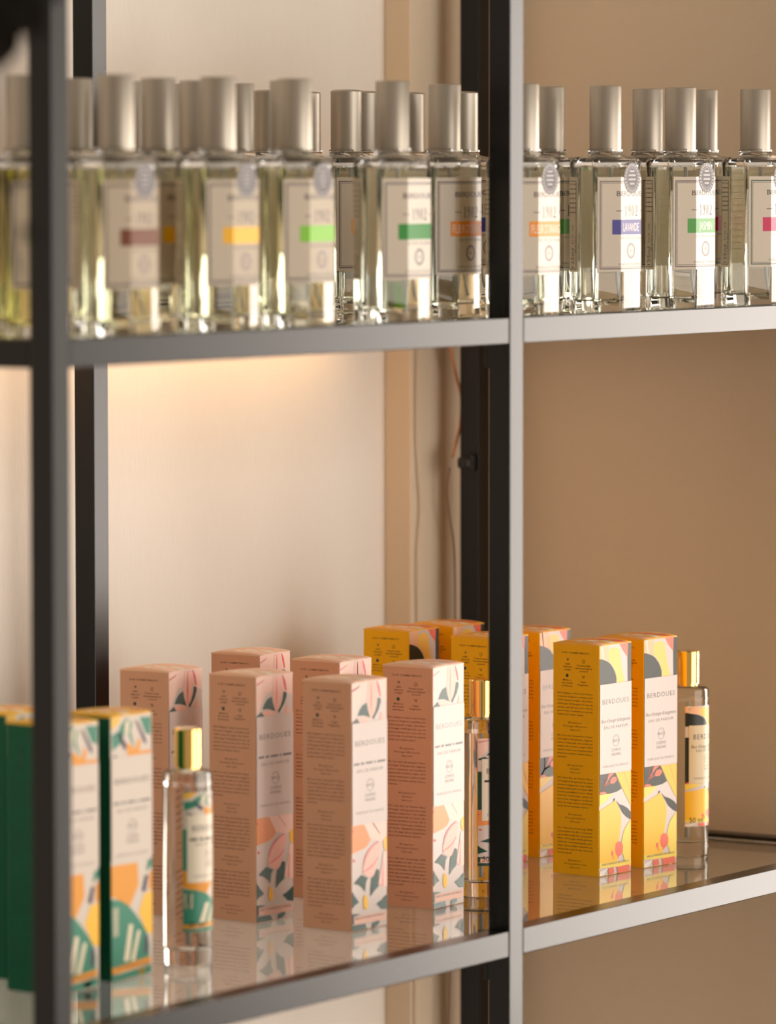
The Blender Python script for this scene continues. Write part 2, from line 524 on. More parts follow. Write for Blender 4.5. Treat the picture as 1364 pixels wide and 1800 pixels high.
PINK=[
 ('blush',[(0.006,1),(0.455,0.999),(0.433,0.935),(0.268,0.93),(0.128,0.882),(0.012,0.841)]),
 ('blush',[(0.668,1),(1,0.998),(1,0.912),(0.859,0.922),(0.741,0.93)]),
 ('red',[(0.011,0.973),(0.195,0.986),(0.243,0.989),(0.207,0.981),(0.016,0.965)]),
 ('petal',[(0.479,0.998),(0.668,0.996),(0.717,0.945),(0.706,0.895),(0.625,0.861),(0.566,0.849),(0.507,0.862),(0.446,0.917),(0.456,0.97)]),
 ('red',[(0.55,0.994),(0.569,0.993),(0.576,0.918),(0.559,0.854),(0.54,0.919)]),
 ('red',[(0.703,0.999),(0.732,0.998),(0.799,0.972),(0.835,0.933),(0.793,0.933),(0.74,0.966)]),
 ('leaf',[(0.164,0.867),(0.222,0.888),(0.304,0.906),(0.422,0.915),(0.459,0.884),(0.519,0.854),(0.341,0.865)]),
 ('leaf',[(0.012,0.829),(0.012,0.841),(0.141,0.857),(0.188,0.845),(0.253,0.833)]),
 ('petal',[(0.153,0.856),(0.318,0.861),(0.531,0.851),(0.484,0.836),(0.271,0.833)]),
 ('leaf',[(0.753,0.93),(0.824,0.926),(0.831,0.911),(0.766,0.88),(0.625,0.844),(0.582,0.853),(0.671,0.874),(0.723,0.899)]),
 ('petal',[(0.837,0.872),(0.896,0.857),(0.92,0.839),(0.791,0.837)]),
 ('orange',[(0,0.436),(0.322,0.432),(0.437,0.393),(0.529,0.358),(0.46,0.337),(0.346,0.327),(0.14,0.319),(0,0.313)]),
 ('blush',[(0.322,0.432),(1,0.423),(1,0.358),(0.896,0.348),(0.781,0.344),(0.667,0.351),(0.529,0.358),(0.437,0.393)]),
 ('red',[(0.575,0.426),(0.598,0.427),(0.804,0.376),(0.791,0.375)]),
 ('red',[(0.016,0.285),(0.034,0.29),(0.071,0.289),(0.094,0.283),(0.071,0.278),(0.034,0.279)]),
 ('red',[(0,0.408),(0.024,0.41),(0.047,0.402),(0.001,0.398)]),
 ('yellow',[(1,0.362),(0.942,0.359),(0.896,0.341),(0.912,0.315),(1,0.295)]),
 ('petal',[(0.781,0.344),(0.827,0.33),(0.793,0.298),(0.712,0.268),(0.667,0.237),(0.621,0.212),(0.552,0.204),(0.415,0.213),(0.305,0.229),(0.319,0.259),(0.369,0.294),(0.46,0.317),(0.598,0.336)]),
 ('rose',[(0.781,0.344),(0.621,0.331),(0.495,0.31),(0.403,0.286),(0.346,0.257),(0.319,0.262),(0.369,0.294),(0.46,0.317),(0.598,0.336),(0.747,0.347)]),
 ('rose',[(0.305,0.233),(0.461,0.246),(0.621,0.261),(0.735,0.284),(0.758,0.28),(0.644,0.255),(0.483,0.238),(0.319,0.229)]),
 ('blush',[(0.896,0.299),(1,0.302),(1,0.157),(0.827,0.16),(0.754,0.176),(0.85,0.245)]),
 ('rose',[(0.889,0.263),(0.907,0.263),(0.884,0.161),(0.841,0.162)]),
 ('leaf',[(0.273,0.222),(0.369,0.212),(0.449,0.206),(0.392,0.189),(0.365,0.15),(0.305,0.168),(0.198,0.183),(0.049,0.192),(0.163,0.208)]),
 ('leaf',[(0.712,0.235),(0.777,0.227),(0.74,0.16),(0.644,0.149),(0.518,0.127),(0.534,0.169),(0.557,0.201),(0.644,0.211)]),
 ('leaf',[(0,0.162),(0.049,0.146),(0.193,0.113),(0.072,0.103),(0,0.092)]),
 ('leaf',[(0.701,0.093),(0.85,0.105),(1,0.125),(1,0.063),(0.831,0.069),(0.781,0.082)]),
 ('yellow',[(0.376,0.139),(0.42,0.131),(0.449,0.106),(0.434,0.084),(0.392,0.077),(0.342,0.083),(0.312,0.103),(0.328,0.132)]),
 ('leaf',[(0,0.071),(0.244,0.064),(0.141,0.06),(0.05,0.058),(0.05,0.026),(0,0.026)]),
 ('blushband',[(0.05,0.057),(0.964,0.056),(0.964,0.023),(0.05,0.026)]),
 ('leaf',[(0,0.023),(0.37,0.021),(0.42,0),(0,0)]),
 ('leaf',[(0.575,0.018),(0.712,0.025),(0.785,0.021),(0.758,0.01),(0.667,0.001),(0.571,0.0)]),
]
GREEN=[
 ('teal',[(0.02,0.934),(0.187,0.943),(0.244,0.967),(0.393,0.992),(0.522,0.974),(0.483,0.938),(0.591,0.874),(0.5,0.9),(0.373,0.952),(0.259,0.899),(0.036,0.872)]),
 ('plum',[(0.15,0.944),(0.242,0.936),(0.388,0.89),(0.35,0.866),(0.277,0.886)]),
 ('plum',[(0.596,0.978),(0.652,0.977),(0.87,0.9),(0.869,0.881),(0.796,0.895)]),
 ('plum',[(0.035,0.854),(0.109,0.856),(0.293,0.828),(0.255,0.82)]),
 ('teal',[(0.708,0.989),(0.986,0.986),(0.982,0.916),(0.853,0.924)]),
 ('amber',[(0.388,0.89),(0.462,0.895),(0.591,0.868),(0.685,0.912),(0.74,0.896),(0.701,0.86),(0.979,0.861),(0.977,0.836),(0.422,0.827)]),
 ('cream',[(0.356,0.977),(0.467,0.987),(0.427,0.926),(0.335,0.94)]),
 ('yellow',[(0.023,0.999),(0.264,0.997),(0.151,0.969),(0.021,0.953)]),
 ('amber',[(0,0.438),(0.642,0.437),(0.667,0.351),(0.449,0.274),(0.23,0.301),(0,0.321)]),
 ('yellow',[(1,0.322),(0.801,0.312),(0.668,0.246),(0.848,0.166),(1,0.154)]),
 ('amber',[(1,0.399),(0.934,0.388),(0.912,0.327),(1,0.325)]),
 ('plum',[(0.823,0.384),(0.904,0.383),(0.838,0.32),(0.739,0.325)]),
 ('teal',[(1,0.448),(0.9,0.438),(0.86,0.396),(1,0.417)]),
 ('teal',[(0,0.312),(0.23,0.302),(0.394,0.282),(0.558,0.248),(0.739,0.202),(0.866,0.163),(0.926,0.118),(0.915,0.057),(0,0.019)]),
 ('cream',[(0.026,0.277),(0.173,0.277),(0.168,0.17),(0.039,0.166)]),
 ('cream',[(0.427,0.208),(0.526,0.203),(0.42,0.067),(0.292,0.069)]),
 ('cream',[(0.628,0.179),(0.709,0.175),(0.567,0.064),(0.468,0.066)]),
 ('plum',[(0.81,0.151),(0.902,0.15),(0.862,0.083),(0.788,0.087)]),
 ('amber',[(0,0.05),(0.953,0.07),(0.951,0.043),(0.014,0.025)]),
 ('teal',[(0,0.019),(0.969,0.039),(0.967,0.007),(0,0)]),
 ('yellow',[(0.602,0.025),(0.859,0.034),(0.729,0.002)]),
]
M_LED = principled('led_diffuser', (0.9, 0.7, 0.4), 0.5, emis=(1.0, 0.60, 0.28), estr=15.0)
M_ALU = principled('led_profile', (0.3, 0.3, 0.3), 0.4, metal=1.0)
leds = ((-W - 0.1, -0.02, 'warm light strip under the upper shelf at the far left'),
        (PW + 0.004, 0.38, 'warm light strip under the upper shelf glowing on the back wall'))
for x0, x1, lb in leds:
    r = empty('light_strip', (x0, DP + PD + 0.002, HS - RH + 0.006), 0, lb, 'light')
    link('housing', box_mesh((0, 0.0, -0.003), (x1 - x0, 0.010, 0.0)), M_ALU, r)
    link('diffuser', box_mesh((0.001, 0.001, -0.0045), (x1 - x0 - 0.001, 0.009, -0.0031)), M_LED, r)
    link('diffuser', box_mesh((0.001, 0.001, 0.0001), (x1 - x0 - 0.001, 0.009, 0.0015)), M_LED, r)

# cables and clip on the back post
cab = ink('cable_copper', (206, 140, 92), 0.5)
o = link('power_cable', tube_mesh(spline([(0.476, 0.350, 0.374), (0.4800, 0.350, 0.350), (0.4860, 0.349, 0.330), (0.492, 0.348, 0.3135), (0.4905, 0.348, 0.296), (0.485, 0.348, 0.282), (0.479, 0.348, 0.270)]), 0.0011), cab)
o['label'] = 'thin copper coloured cable running from the upper shelf down to the black clip'
o['category'] = 'cable'
o = link('power_cable', tube_mesh(spline([(0.4785, 0.350, 0.262), (0.476, 0.351, 0.245), (0.480, 0.351, 0.225), (0.486, 0.351, 0.20), (0.4875, 0.351, 0.15), (0.485, 0.351, 0.10), (0.487, 0.351, 0.02), (0.480, 0.351, -0.12), (0.474, 0.351, -0.3), (0.47, 0.351, FL + 0.001)]), 0.0006), ink('cable_tan', (120, 88, 60), 0.6))
o['label'] = 'thin brown cable hanging below the black clip beside the back post'
o['category'] = 'cable'
o = link('loose_cable', tube_mesh(spline([(0.4545, 0.3632, 0.372), (0.4525, 0.3632, 0.30), (0.4545, 0.3632, 0.262), (0.4575, 0.3632, 0.235), (0.4555, 0.3632, 0.215), (0.4535, 0.3632, 0.19), (0.4545, 0.3632, 0.1), (0.4515, 0.3632, -0.02), (0.4505, 0.3632, -0.15), (0.452, 0.3632, FL + 0.001)]), 0.0006), ink('cable_cream', (204, 180, 150), 0.6))
o['label'] = 'cream wire running down the wall pilaster'
o['category'] = 'cable'
bm = bmesh.new()
add_box(bm, (-0.006, -0.004, -0.006), (0.0005, 0.004, 0.006), 0.001)
add_box(bm, (-0.0135, -0.005, -0.0045), (-0.005, 0.005, 0.0045), 0.0025)
clip = link('cable_clip', to_mesh('clip', bm), M_BLACK, loc=(W, DP + 0.006, 0.2665))
clip['label'] = 'small black cable clip on the back post behind the middle front post'
clip['category'] = 'clip'

# ------------------------------------------------------------------ perfume cartons
BS, BH = 0.0390, 0.1617
PAL = {
 'gold': dict(side=(255, 188, 0), lid=(246, 176, 60), cream=(216, 200, 192), text=(66, 38, 6), rough=.5),
 'pink': dict(side=(224, 172, 142), lid=(240, 196, 166), cream=(216, 200, 192), text=(96, 44, 40), rough=.5),
 'green': dict(side=(4, 92, 64), lid=(240, 186, 50), cream=(214, 200, 186), text=(3, 60, 40), rough=.5)}
INK = {'peach': (248, 190, 146), 'white2': (244, 232, 222), 'yellow_soft': (252, 206, 100), 'ink': (38, 40, 30), 'coral': (238, 112, 84),
       'yellow': (250, 192, 48), 'lemon': (248, 214, 92), 'blush': (246, 206, 190), 'petal': (246, 190, 172), 'red': (224, 84, 92),
       'rose': (238, 140, 140), 'leaf': (34, 72, 62), 'orange': (236, 148, 84), 'amber': (232, 152, 28), 'blushband': (240, 192, 172), 'teal': (52, 132, 106),
       'plum': (66, 48, 72), 'cream': (232, 218, 188), 'black': (40, 34, 32), 'grey': (110, 102, 98)}
def art_ink(n):
    return ink('print_' + n, INK[n], 0.42)
PARA = [
 ('EN', ["EN | Elegant, sweet and citrusy,", "Cosmos Organic certified and", "100% natural origin, the Fleur", "d'Oranger & Bergamote eau de", "parfum will win you over with its", "generosity. It unveils its natural,", "tender and radiant charm."], ["Bergamot", "Orange Blossom", "Neroli"]),
 ('ES', ["ES | La eau de parfum Fleur", "d'Oranger & Bergamote, elegante,", "suave y hesperide, con certificado", "organico Bio Cosmos y origen 100 %", "natural, seduce por su generosidad.", "Desvela su encanto natural, tierno y", "luminoso."], ["Bergamota", "Azahar", "Neroli"]),
 ('DE', ["DE | Das Eau de Parfum Fleur", "d'Oranger & Bergamote hat einen", "ebenso eleganten wie süßen", "Hesperidenduft ist nach. Bio", "Cosmos zertifiziert und zu 100 %", "natürlich Ursprungs, sodass es", "mit seiner Üppigkeit verführen", "kann. Es zeigt seinen natürlichen,", "zarten und strahlenden Charme."], ["Bergamot", "Orangenblüte", "Neroli"]),
 ('NL', ["NL | Het van oorsprong 100%", "natuurlijke en Bio Cosmos-", "gecertificeerde eau de parfum", "Fleur d'Oranger & Bergamote", "heeft een verleidende gulle geur.", "Het natuurlijke zachte en", "stralende aspect van de huid", "wordt onthuld."], ["Bergamot", "Oranjebloesem", "Neroli"])]
def name_line(S, kind, cx, cy, hh, w, m, lay):
    """the scent's name in slanted script; out of focus on the pink and green packs, where only word shapes can be made out"""
    if kind == 'gold':
        S.text("fleur d'oranger & bergamote", cx, cy, hh, m, lay, width=w, shear=.35)
        return
    x = cx - w / 2
    for k in (.17, .10, .22, .05, .26):
        S.poly([(x, cy - hh * .28), (x + k * w, cy - hh * .28), (x + k * w + hh * .2, cy + hh * .28), (x + hh * .2, cy + hh * .28)], m, lay)
        x += (k + .045) * w
ART = {'gold': GOLD, 'pink': PINK, 'green': GREEN}
PANEL = {'gold': (0.832, 0.443), 'pink': (0.838, 0.425), 'green': (0.848, 0.455)}

def front_sheet(kind, w, h, unread):
    """artwork and lettering of a carton front (or bottle label) in a w x h rectangle centred on s=0"""
    S = Sheet()
    cream = ink('cream_' + kind, PAL[kind]['cream'], 0.42)
    S.rect(-w / 2, 0, w / 2, h, cream, 0)
    for k, (c, p) in enumerate(ART[kind]):
        S.poly([((x - .5) * w, y * h) for x, y in p], art_ink(c), 1 + k // 3)
    p1, p0 = PANEL[kind]
    S.rect(-w / 2, p0 * h, w / 2, p1 * h, cream, 12)
    dk = ink('silver_print', (96, 88, 84), 0.3)
    S.text('BERDOUES', 0, .755 * h, .021 * h, dk, 13, width=.84 * w, spacing=1.15)
    name_line(S, kind, 0, .672 * h, .016 * h, .92 * w, art_ink('grey'), 13)
    S.text('EAU DE PARFUM', 0, .643 * h, .0125 * h, art_ink('grey'), 13, width=.74 * w, spacing=1.15)
    S.ring(0.01 * w, .582 * h, .0255 * h, .0018 * h, art_ink('grey'), 13)
    S.ring(0.01 * w, .582 * h, .019 * h, .001 * h, art_ink('grey'), 13, a0=math.radians(-60), a1=math.radians(130))
    S.text('BIO', 0.01 * w, .582 * h, .0125 * h, art_ink('grey'), 13, width=.2 * w)
    S.text('COSMOS', 0.01 * w, .542 * h, .0125 * h, art_ink('grey'), 13, width=.3 * w)
    S.text('ORGANIC', 0.01 * w, .523 * h, .0125 * h, art_ink('grey'), 13, width=.31 * w)
    S.text('FABRIQUÉ EN FRANCE', 0, .474 * h, .0095 * h, art_ink('grey'), 13, width=.8 * w, spacing=1.25)
    S.text("100% D'ORIGINE NATURELLE", 0, .048 * h, .0085 * h, art_ink('grey'), 13, width=.84 * w)
    return S

def carton(kind):
    w, h, b = BS, BH, PAL[kind]
    side = ink('carton_side_' + kind, b['side'], 0.5, ior=1.32)
    lidm = ink('carton_lid_' + kind, b['lid'], 0.45)
    tx = ink('carton_text_' + kind, b['text'], 0.5)
    parts = []
    bm = bmesh.new()
    add_box(bm, (0, 0, 0), (w, w, h - 0.0012), 0.0006)
    bmesh.ops.recalc_face_normals(bm, faces=bm.faces)
    v, f = bm_data(bm)
    parts.append((v, f, [side]))
    bm.free()
    # front artwork on the -Y face
    S = front_sheet(kind, w - 0.0008, h - 0.002, False)
    S.trim(-w / 2 + .0004, w / 2 - .0004, 0, h)
    v, f = S.data(lambda s, t, o: (w / 2 + s, -0.00005 - o, 0.0004 + t))
    parts.append((v, f, S.mats))
    # text on the -X face ; s runs from the back (left in view) to the front corner
    T = Sheet()
    dk = art_ink('leaf')
    T.text('OUR COMMITMENTS', (.487 - .5) * w, h * (1 - .045), .0064 * h, tx, 1, width=.588 * w, bold=.012, spacing=1.2)
    def leafpair(cx, cy, s, m):
        T.poly([(cx, cy - s), (cx - .5 * s, cy), (cx - s, cy + .8 * s), (cx - .2 * s, cy + .5 * s)], m, 1)
        T.poly([(cx, cy - s), (cx + .1 * s, cy + .2 * s), (cx + .9 * s, cy + s), (cx + .7 * s, cy - .2 * s)], m, 1)
    leafpair(-.18 * w, h * .925, .0011, dk)
    T.ring(.165 * w, h * .920, .0013, .00022, tx, 1, n=20)
    T.poly([(.165 * w - .0006, h * .920), (.165 * w - .0001, h * .920 - .0007), (.165 * w + .0009, h * .920 + .0009), (.165 * w - .0001, h * .920 - .0002)], tx, 1)
    T.poly([(-.19 * w + .0013 * math.cos(a) * r, h * .856 + .0013 * math.sin(a) * r) for a, r in [(k * math.pi / 3 + math.pi / 6 * 0, 1.0) for k in range(6)]], dk, 1)
    T.poly([(.165 * w, h * .848), (.165 * w + .0003, h * .848), (.165 * w + .0011, h * .860), (.165 * w + .0007, h * .861), (.165 * w, h * .851), (.165 * w - .001, h * .861), (.165 * w - .0013, h * .858)], tx, 1)
    for cx, ys, ls in ((-.18, (.906, .894, .882), ('100%', 'Natural', 'origin')), (.165, (.902, .890, .878), ('Tested under', 'dermatological', 'control')),
                       (-.19, (.837, .825, .812), ('Made in', 'the South', 'of France')), (.155, (.832, .819), ('Vegan', 'Fragrance'))):
        for y, l in zip(ys, ls):
            T.text(l, cx * w, y * h, .0058 * h, tx, 1, bold=.014, width=len(l) * .0255 * w)
    if kind != 'green' or True:
        starts = (.219, .402, .584, .800)
        sub = (.345, .528, .740, .938)
        for (cc, lines, ing), y0, y1 in zip(PARA, starts, sub):
            for i, l in enumerate(lines):
                yy = h * (1 - y0 - i * .0153)
                last = i == len(lines) - 1
                T.text(l, -.40 * w, yy, .0060 * h, tx, 1, width=(.765 * w if not last else min(.765, len(l) * .0225) * w), align='LEFT', shear=.2, bold=.006)
            for i, l in enumerate(ing):
                T.text(l, -.015 * w, h * (1 - y1 - i * .0155), .0066 * h, tx, 1, width=len(l) * .037 * w, shear=.25, spacing=1.15)
    v, f = T.data(lambda s, t, o: (-0.00003 - o, w / 2 - s, t))
    parts.append((v, f, T.mats))
    me, mats = merge_mesh('carton', parts)
    # lid: gently bowed panel with the artwork carried over it
    n = 8
    LV, LF = [], []
    for i in range(n + 1):
        x = w * i / n
        for j in range(n + 1):
            y = w * j / n
            bow = 0.0013 * math.sin(math.pi * j / n) ** .7 + 0.0006 * math.sin(math.pi * i / n)
            LV.append((x, y, h - 0.0010 + bow))
    lm = [lidm, art_ink('peach' if kind == 'gold' else 'blush' if kind == 'pink' else 'yellow'),
          art_ink('coral' if kind == 'gold' else 'petal' if kind == 'pink' else 'orange'), art_ink('white2')]
    for i in range(n):
        for j in range(n):
            a = i * (n + 1) + j
            k = 0
            if j < 5:
                k = (1, 1, 0, 3, 0, 2, 2, 0)[(i + j // 2) % 8]
            LF.append(([a, a + n + 1, a + n + 2, a + 1], k))
    base = len(LV)
    # rim down to the carton
    rim = [(i, 0) for i in range(n)] + [(n, j) for j in range(n)] + [(n - i, n) for i in range(n)] + [(0, n - j) for j in range(n)]
    lo = []
    for (i, j) in rim:
        lo.append(len(LV))
        LV.append((w * i / n, w * j / n, h - 0.0018))
    for q in range(len(rim)):
        i, j = rim[q]
        i2, j2 = rim[(q + 1) % len(rim)]
        LF.append(([lo[q], lo[(q + 1) % len(rim)], i2 * (n + 1) + j2, i * (n + 1) + j], 0))
    lme, lmats = merge_mesh('lid', [(LV, LF, lm)])
    for p in lme.polygons:
        p.use_smooth = True
    return me, mats, lme, lmats

CARTON = {}
def place_carton(kind, x, y, yaw, label, group):
    name = 'perfume_box'
    if kind not in CARTON:
        me, mats, lme, lmats = carton(kind)
        r = empty(name, (x, y, -0.003), math.radians(yaw), label, 'box', group)
        link('carton', me, mats, r)
        o = link('lid', lme, lmats, r)
        o['label'] = 'bowed printed lid panel'
        CARTON[kind] = r
        return r
    return copy_tree(CARTON[kind], (x, y, -0.003), math.radians(yaw), label, group)

GY, GP, GG = 'yellow perfume cartons on the lower shelf', 'pink perfume cartons on the lower shelf', 'green perfume cartons on the lower shelf'
for a in (
 ('gold', .2681, .0940, -4.0, 'yellow carton just right of the middle front post, text side fully visible', GY),
 ('gold', .3233, .0908, -6.5, 'yellow carton at the right end, touching the small bottle with the gold cap', GY),
 ('gold', .3318, .1813, -3.0, 'second row yellow carton whose white front shows right of the middle front post', GY),
 ('gold', .2744, .1816, -3.5, 'yellow carton behind the gold capped bottle and cut through by the middle front post', GY),
 ('gold', .2904, .2646, -0.5, 'yellow carton farthest left, rising behind the pink carton nearest the middle post', GY),
 ('gold', .3381, .2580, -3.0, 'rearmost yellow carton, only its top showing between two other yellow cartons', GY),
 ('pink', -.0402, .0943, -2.5, 'pink carton in the front row, foot lowest of the pink cartons', GP),
 ('pink', -.0408, .1682, -4.0, 'pink carton right of the small bottle with the mirrored gold cap, covering another pink carton', GP),
 ('pink', .0736, .1055, 0.5, 'pink carton farthest right, next to the bottle with a pink label', GP),
 ('pink', .0838, .2511, 2.0, 'back row pink carton, top seen above the one beside the mirrored gold cap', GP),
 ('pink', .0724, .1786, 0.0, 'pink carton in the middle of the group, only its top between two nearer pink cartons', GP),
 ('pink', -.0448, .2347, 0.5, 'pink carton farthest left, standing behind the small bottle and the green carton', GP),
 ('green', -.2905, .1019, -4.0, 'green carton with orange and teal artwork, next to the small bottle', GG),
 ('green', -.3500, .0987, -4.5, 'green carton half hidden by the front left post', GG),
 ('green', -.3156, .1617, -4.0, 'green carton behind, at the left edge of the picture', GG)):
    place_carton(*a)

# ------------------------------------------------------------------ small 50 ml bottles with gold caps
def small_bottle(kind, x, y, label, R=0.0149, hb=0.1205, ht=0.146):
    r = empty('perfume_bottle', (x, y, -0.003), 0, label, 'bottle', 'small perfume bottles with gold caps')
    gb = lathe([(R - .0015, 0), (R - .0004, .0004), (R, .0014), (R, hb - .003), (R - .0006, hb - .0012), (R - .002, hb - .0003), (.0085, hb), (.0070, hb + .0006), (.0070, hb + .002)], 64)
    link('glass_body', gb, M_GLASS, r)
    ri = R - .0025
    link('perfume', lathe([(ri - .003, .0095), (ri - .0008, .0103), (ri, .0125), (ri, hb - .010)], 48), [M_LIQ['clear']], r)
    link('collar', lathe([(.0074, hb + .0004), (.0074, hb + .0022)], 40), M_GOLD, r)
    rc = .0084
    link('cap', lathe([(rc, hb + .0022), (rc, ht - .0006), (rc - .0006, ht)], 64), M_GOLD, r)
    link('dip_tube', tube_mesh([(0, 0, hb - .011), (.001, .0005, .06), (.003, .002, .013)], .0011), M_TUBE, r)
    lw, z0, z1 = math.radians(134) * R, .0215, .1075
    hL = z1 - z0
    S = Sheet()
    cream = ink('cream_' + kind, PAL[kind]['cream'], 0.42)
    S.rect(-lw / 2, 0, lw / 2, hL, cream, 0)
    for k, (c, p) in enumerate(ART[kind]):
        S.poly([((px - .5) * lw, py * hL) for px, py in p], art_ink(c), 1 + k // 3)
    base = art_ink({'gold': 'ink', 'pink': 'leaf', 'green': 'teal'}[kind])
    S.rect(-lw / 2, .44 * hL, -lw / 2 + .0028, .74 * hL, base, 11)
    S.rect(-lw / 2 + .0028, .355 * hL, lw / 2, .84 * hL, ink('label_panel_' + kind, (224, 202, 164) if kind == 'gold' else (232, 218, 196), .4), 12)
    dk = art_ink('black')
    S.text('BERDOUES', .001, .745 * hL, .0036, dk, 13, width=.025, spacing=1.15)
    name_line(S, kind, .001, .665 * hL, .0026, .0285, dk, 13)
    S.text('EAU DE PARFUM', .001, .63 * hL, .0017, dk, 13, width=.021, spacing=1.15)
    S.ring(.001, .56 * hL, .0034, .0003, dk, 13)
    S.text('BIO', .001, .56 * hL, .0017, dk, 13)
    S.text('COSMOS', .001, .50 * hL, .0015, dk, 13, width=.007)
    S.text('ORGANIC', .001, .475 * hL, .0015, dk, 13, width=.007)
    S.text('FABRIQUÉ EN FRANCE', .001, .40 * hL, .0013, dk, 13, width=.024, spacing=1.3)
    S.text('50 ml', -lw / 2 + .0085, .055 * hL, .0036, dk, 13, width=.0105)
    S.trim(-lw / 2, lw / 2, 0, hL)
    S.cut([-lw / 2 + lw * k / 40 for k in range(1, 40)])
    RR = R + .00012
    v, f = S.data(lambda s, t, o: ((RR + o) * math.sin(s / R), -(RR + o) * math.cos(s / R), z0 + t), .00002)
    me, mats = merge_mesh('label', [(v, f, S.mats)])
    link('label', me, mats, r)
    return r
small_bottle('gold', .4068, .1034, 'small bottle with gold cap and yellow label beside the yellow cartons, at the right')
small_bottle('green', -.2037, .1067, 'small bottle with mirrored gold cap and teal label between green and pink cartons')
small_bottle('pink', .1512, .1164, 'small bottle with gold cap and pink label, half hidden by the middle front post')

# ------------------------------------------------------------------ 125 ml cologne bottles
A, AX, B_, BY = .01306, .03096, .00887, .0199
def octa(k=0.0, c=0.0016):
    """outer plan shrunk by k, corners rounded"""
    a, ax, b, by = A - k * .41, AX - k, B_ - k * .41, BY - k
    P = [Vector(p) for p in ((a, -by), (ax, -b), (ax, b), (a, by), (-a, by), (-ax, b), (-ax, -b), (-a, -by))]
    out = []
    n = len(P)
    for i in range(n):
        p, q, s = P[i - 1], P[i], P[(i + 1) % n]
        d0, d1 = (p - q).normalized(), (s - q).normalized()
        cc = min(c, (p - q).length * .4, (s - q).length * .4)
        A0, B0 = q + d0 * cc, q + d1 * cc
        for t in (0, .5, 1):
            out.append(tuple((1 - t) ** 2 * A0 + 2 * t * (1 - t) * q + t * t * B0))
    return out
def blend(k, f):
    """octagon blended toward a circle of radius rr by f"""
    kk, ff, rr = k
    O = octa(kk)
    return [(x * (1 - ff) + ff * rr * x / math.hypot(x, y), y * (1 - ff) + ff * rr * y / math.hypot(x, y)) for x, y in O]
HB = .1050
def ring_f(a):
    return blend(a, 0)
def bottle_meshes():
    bm = bmesh.new()
    rings(bm, [((.0030, 0, 0), 0.0), ((.0008, 0, 0), .0005), ((0, 0, 0), .0020), ((0, 0, 0), HB - .0042), ((.0010, 0, 0), HB - .0022), ((.0035, .04, .02), HB - .0008),
               ((.0085, .35, .016), HB + .0002), ((.010, .85, .0118), HB + .0010), ((.010, 1, .0112), HB + .0026), ((.010, 1, .0118), HB + .0034), ((.010, 1, .0118), HB + .0046), ((.010, 1, .0104), HB + .0052)],
          ring_f)
    bmesh.ops.recalc_face_normals(bm, faces=bm.faces)
    # head space above the liquid: an air pocket, so its skin faces inward
    LZ, ZT = .0975, .1005
    bm2 = bmesh.new()
    top = rings(bm2, [((.0032, 0, 0), LZ), ((.0034, 0, 0), LZ + .0012), ((.0050, .05, .02), ZT), ((.0095, .6, .010), ZT + .0016), ((.010, 1, .006), ZT + .0035)], ring_f, False, True)
    bmesh.ops.recalc_face_normals(bm2, faces=bm2.faces)
    me2 = bpy.data.meshes.new('t')
    bmesh.ops.reverse_faces(bm2, faces=bm2.faces)
    # make sure pocket faces look at its own inside
    c = Vector((0, 0, LZ + .001))
    for f in bm2.faces:
        if f.normal.dot(f.calc_center_median() - c) > 0:
            f.normal_flip()
    v1, f1 = bm_data(bm)
    v2, f2 = bm_data(bm2)
    bm.free(); bm2.free()
    me, mats = merge_mesh('glass_body', [(v1, f1, [M_GLASS]), (v2, f2, [M_GLASS])])
    for p in me.polygons:
        p.use_smooth = True
    mark_sharp(me, 28)
    # liquid
    bm = bmesh.new()
    rings(bm, [((.0085, .1, .02), .0110), ((.0055, 0, 0), .0088), ((.0038, 0, 0), .0100), ((.0032, 0, 0), .0125), ((.0032, 0, 0), LZ)], ring_f)
    bmesh.ops.recalc_face_normals(bm, faces=bm.faces)
    for f in bm.faces:
        f.material_index = 1 if (f.calc_center_median().z > LZ - 1e-5) else 0
    lq = bpy.data.meshes.new('liquid')
    bm.to_mesh(lq)
    bm.free()
    for p in lq.polygons:
        p.use_smooth = len(p.vertices) == 4
    mark_sharp(lq, 28)
    return me, mats, lq

def per_map(s, t, o):
    """wrap s (metres from the middle of the front, + = right) round the octagon"""
    d1 = math.hypot(AX - A, BY - B_)
    sg = 1 if s >= 0 else -1
    q = abs(s)
    o = o + .00015
    if q <= A:
        return (sg * q, -BY - o, t)
    nx, ny = (BY - B_) / d1, (AX - A) / d1
    if q <= A + d1:
        k = (q - A) / d1
        return (sg * (A + (AX - A) * k + nx * o), -BY + (BY - B_) * k - ny * o, t)
    return (sg * (AX + o), -B_ + (q - A - d1), t)
D1 = math.hypot(AX - A, BY - B_)

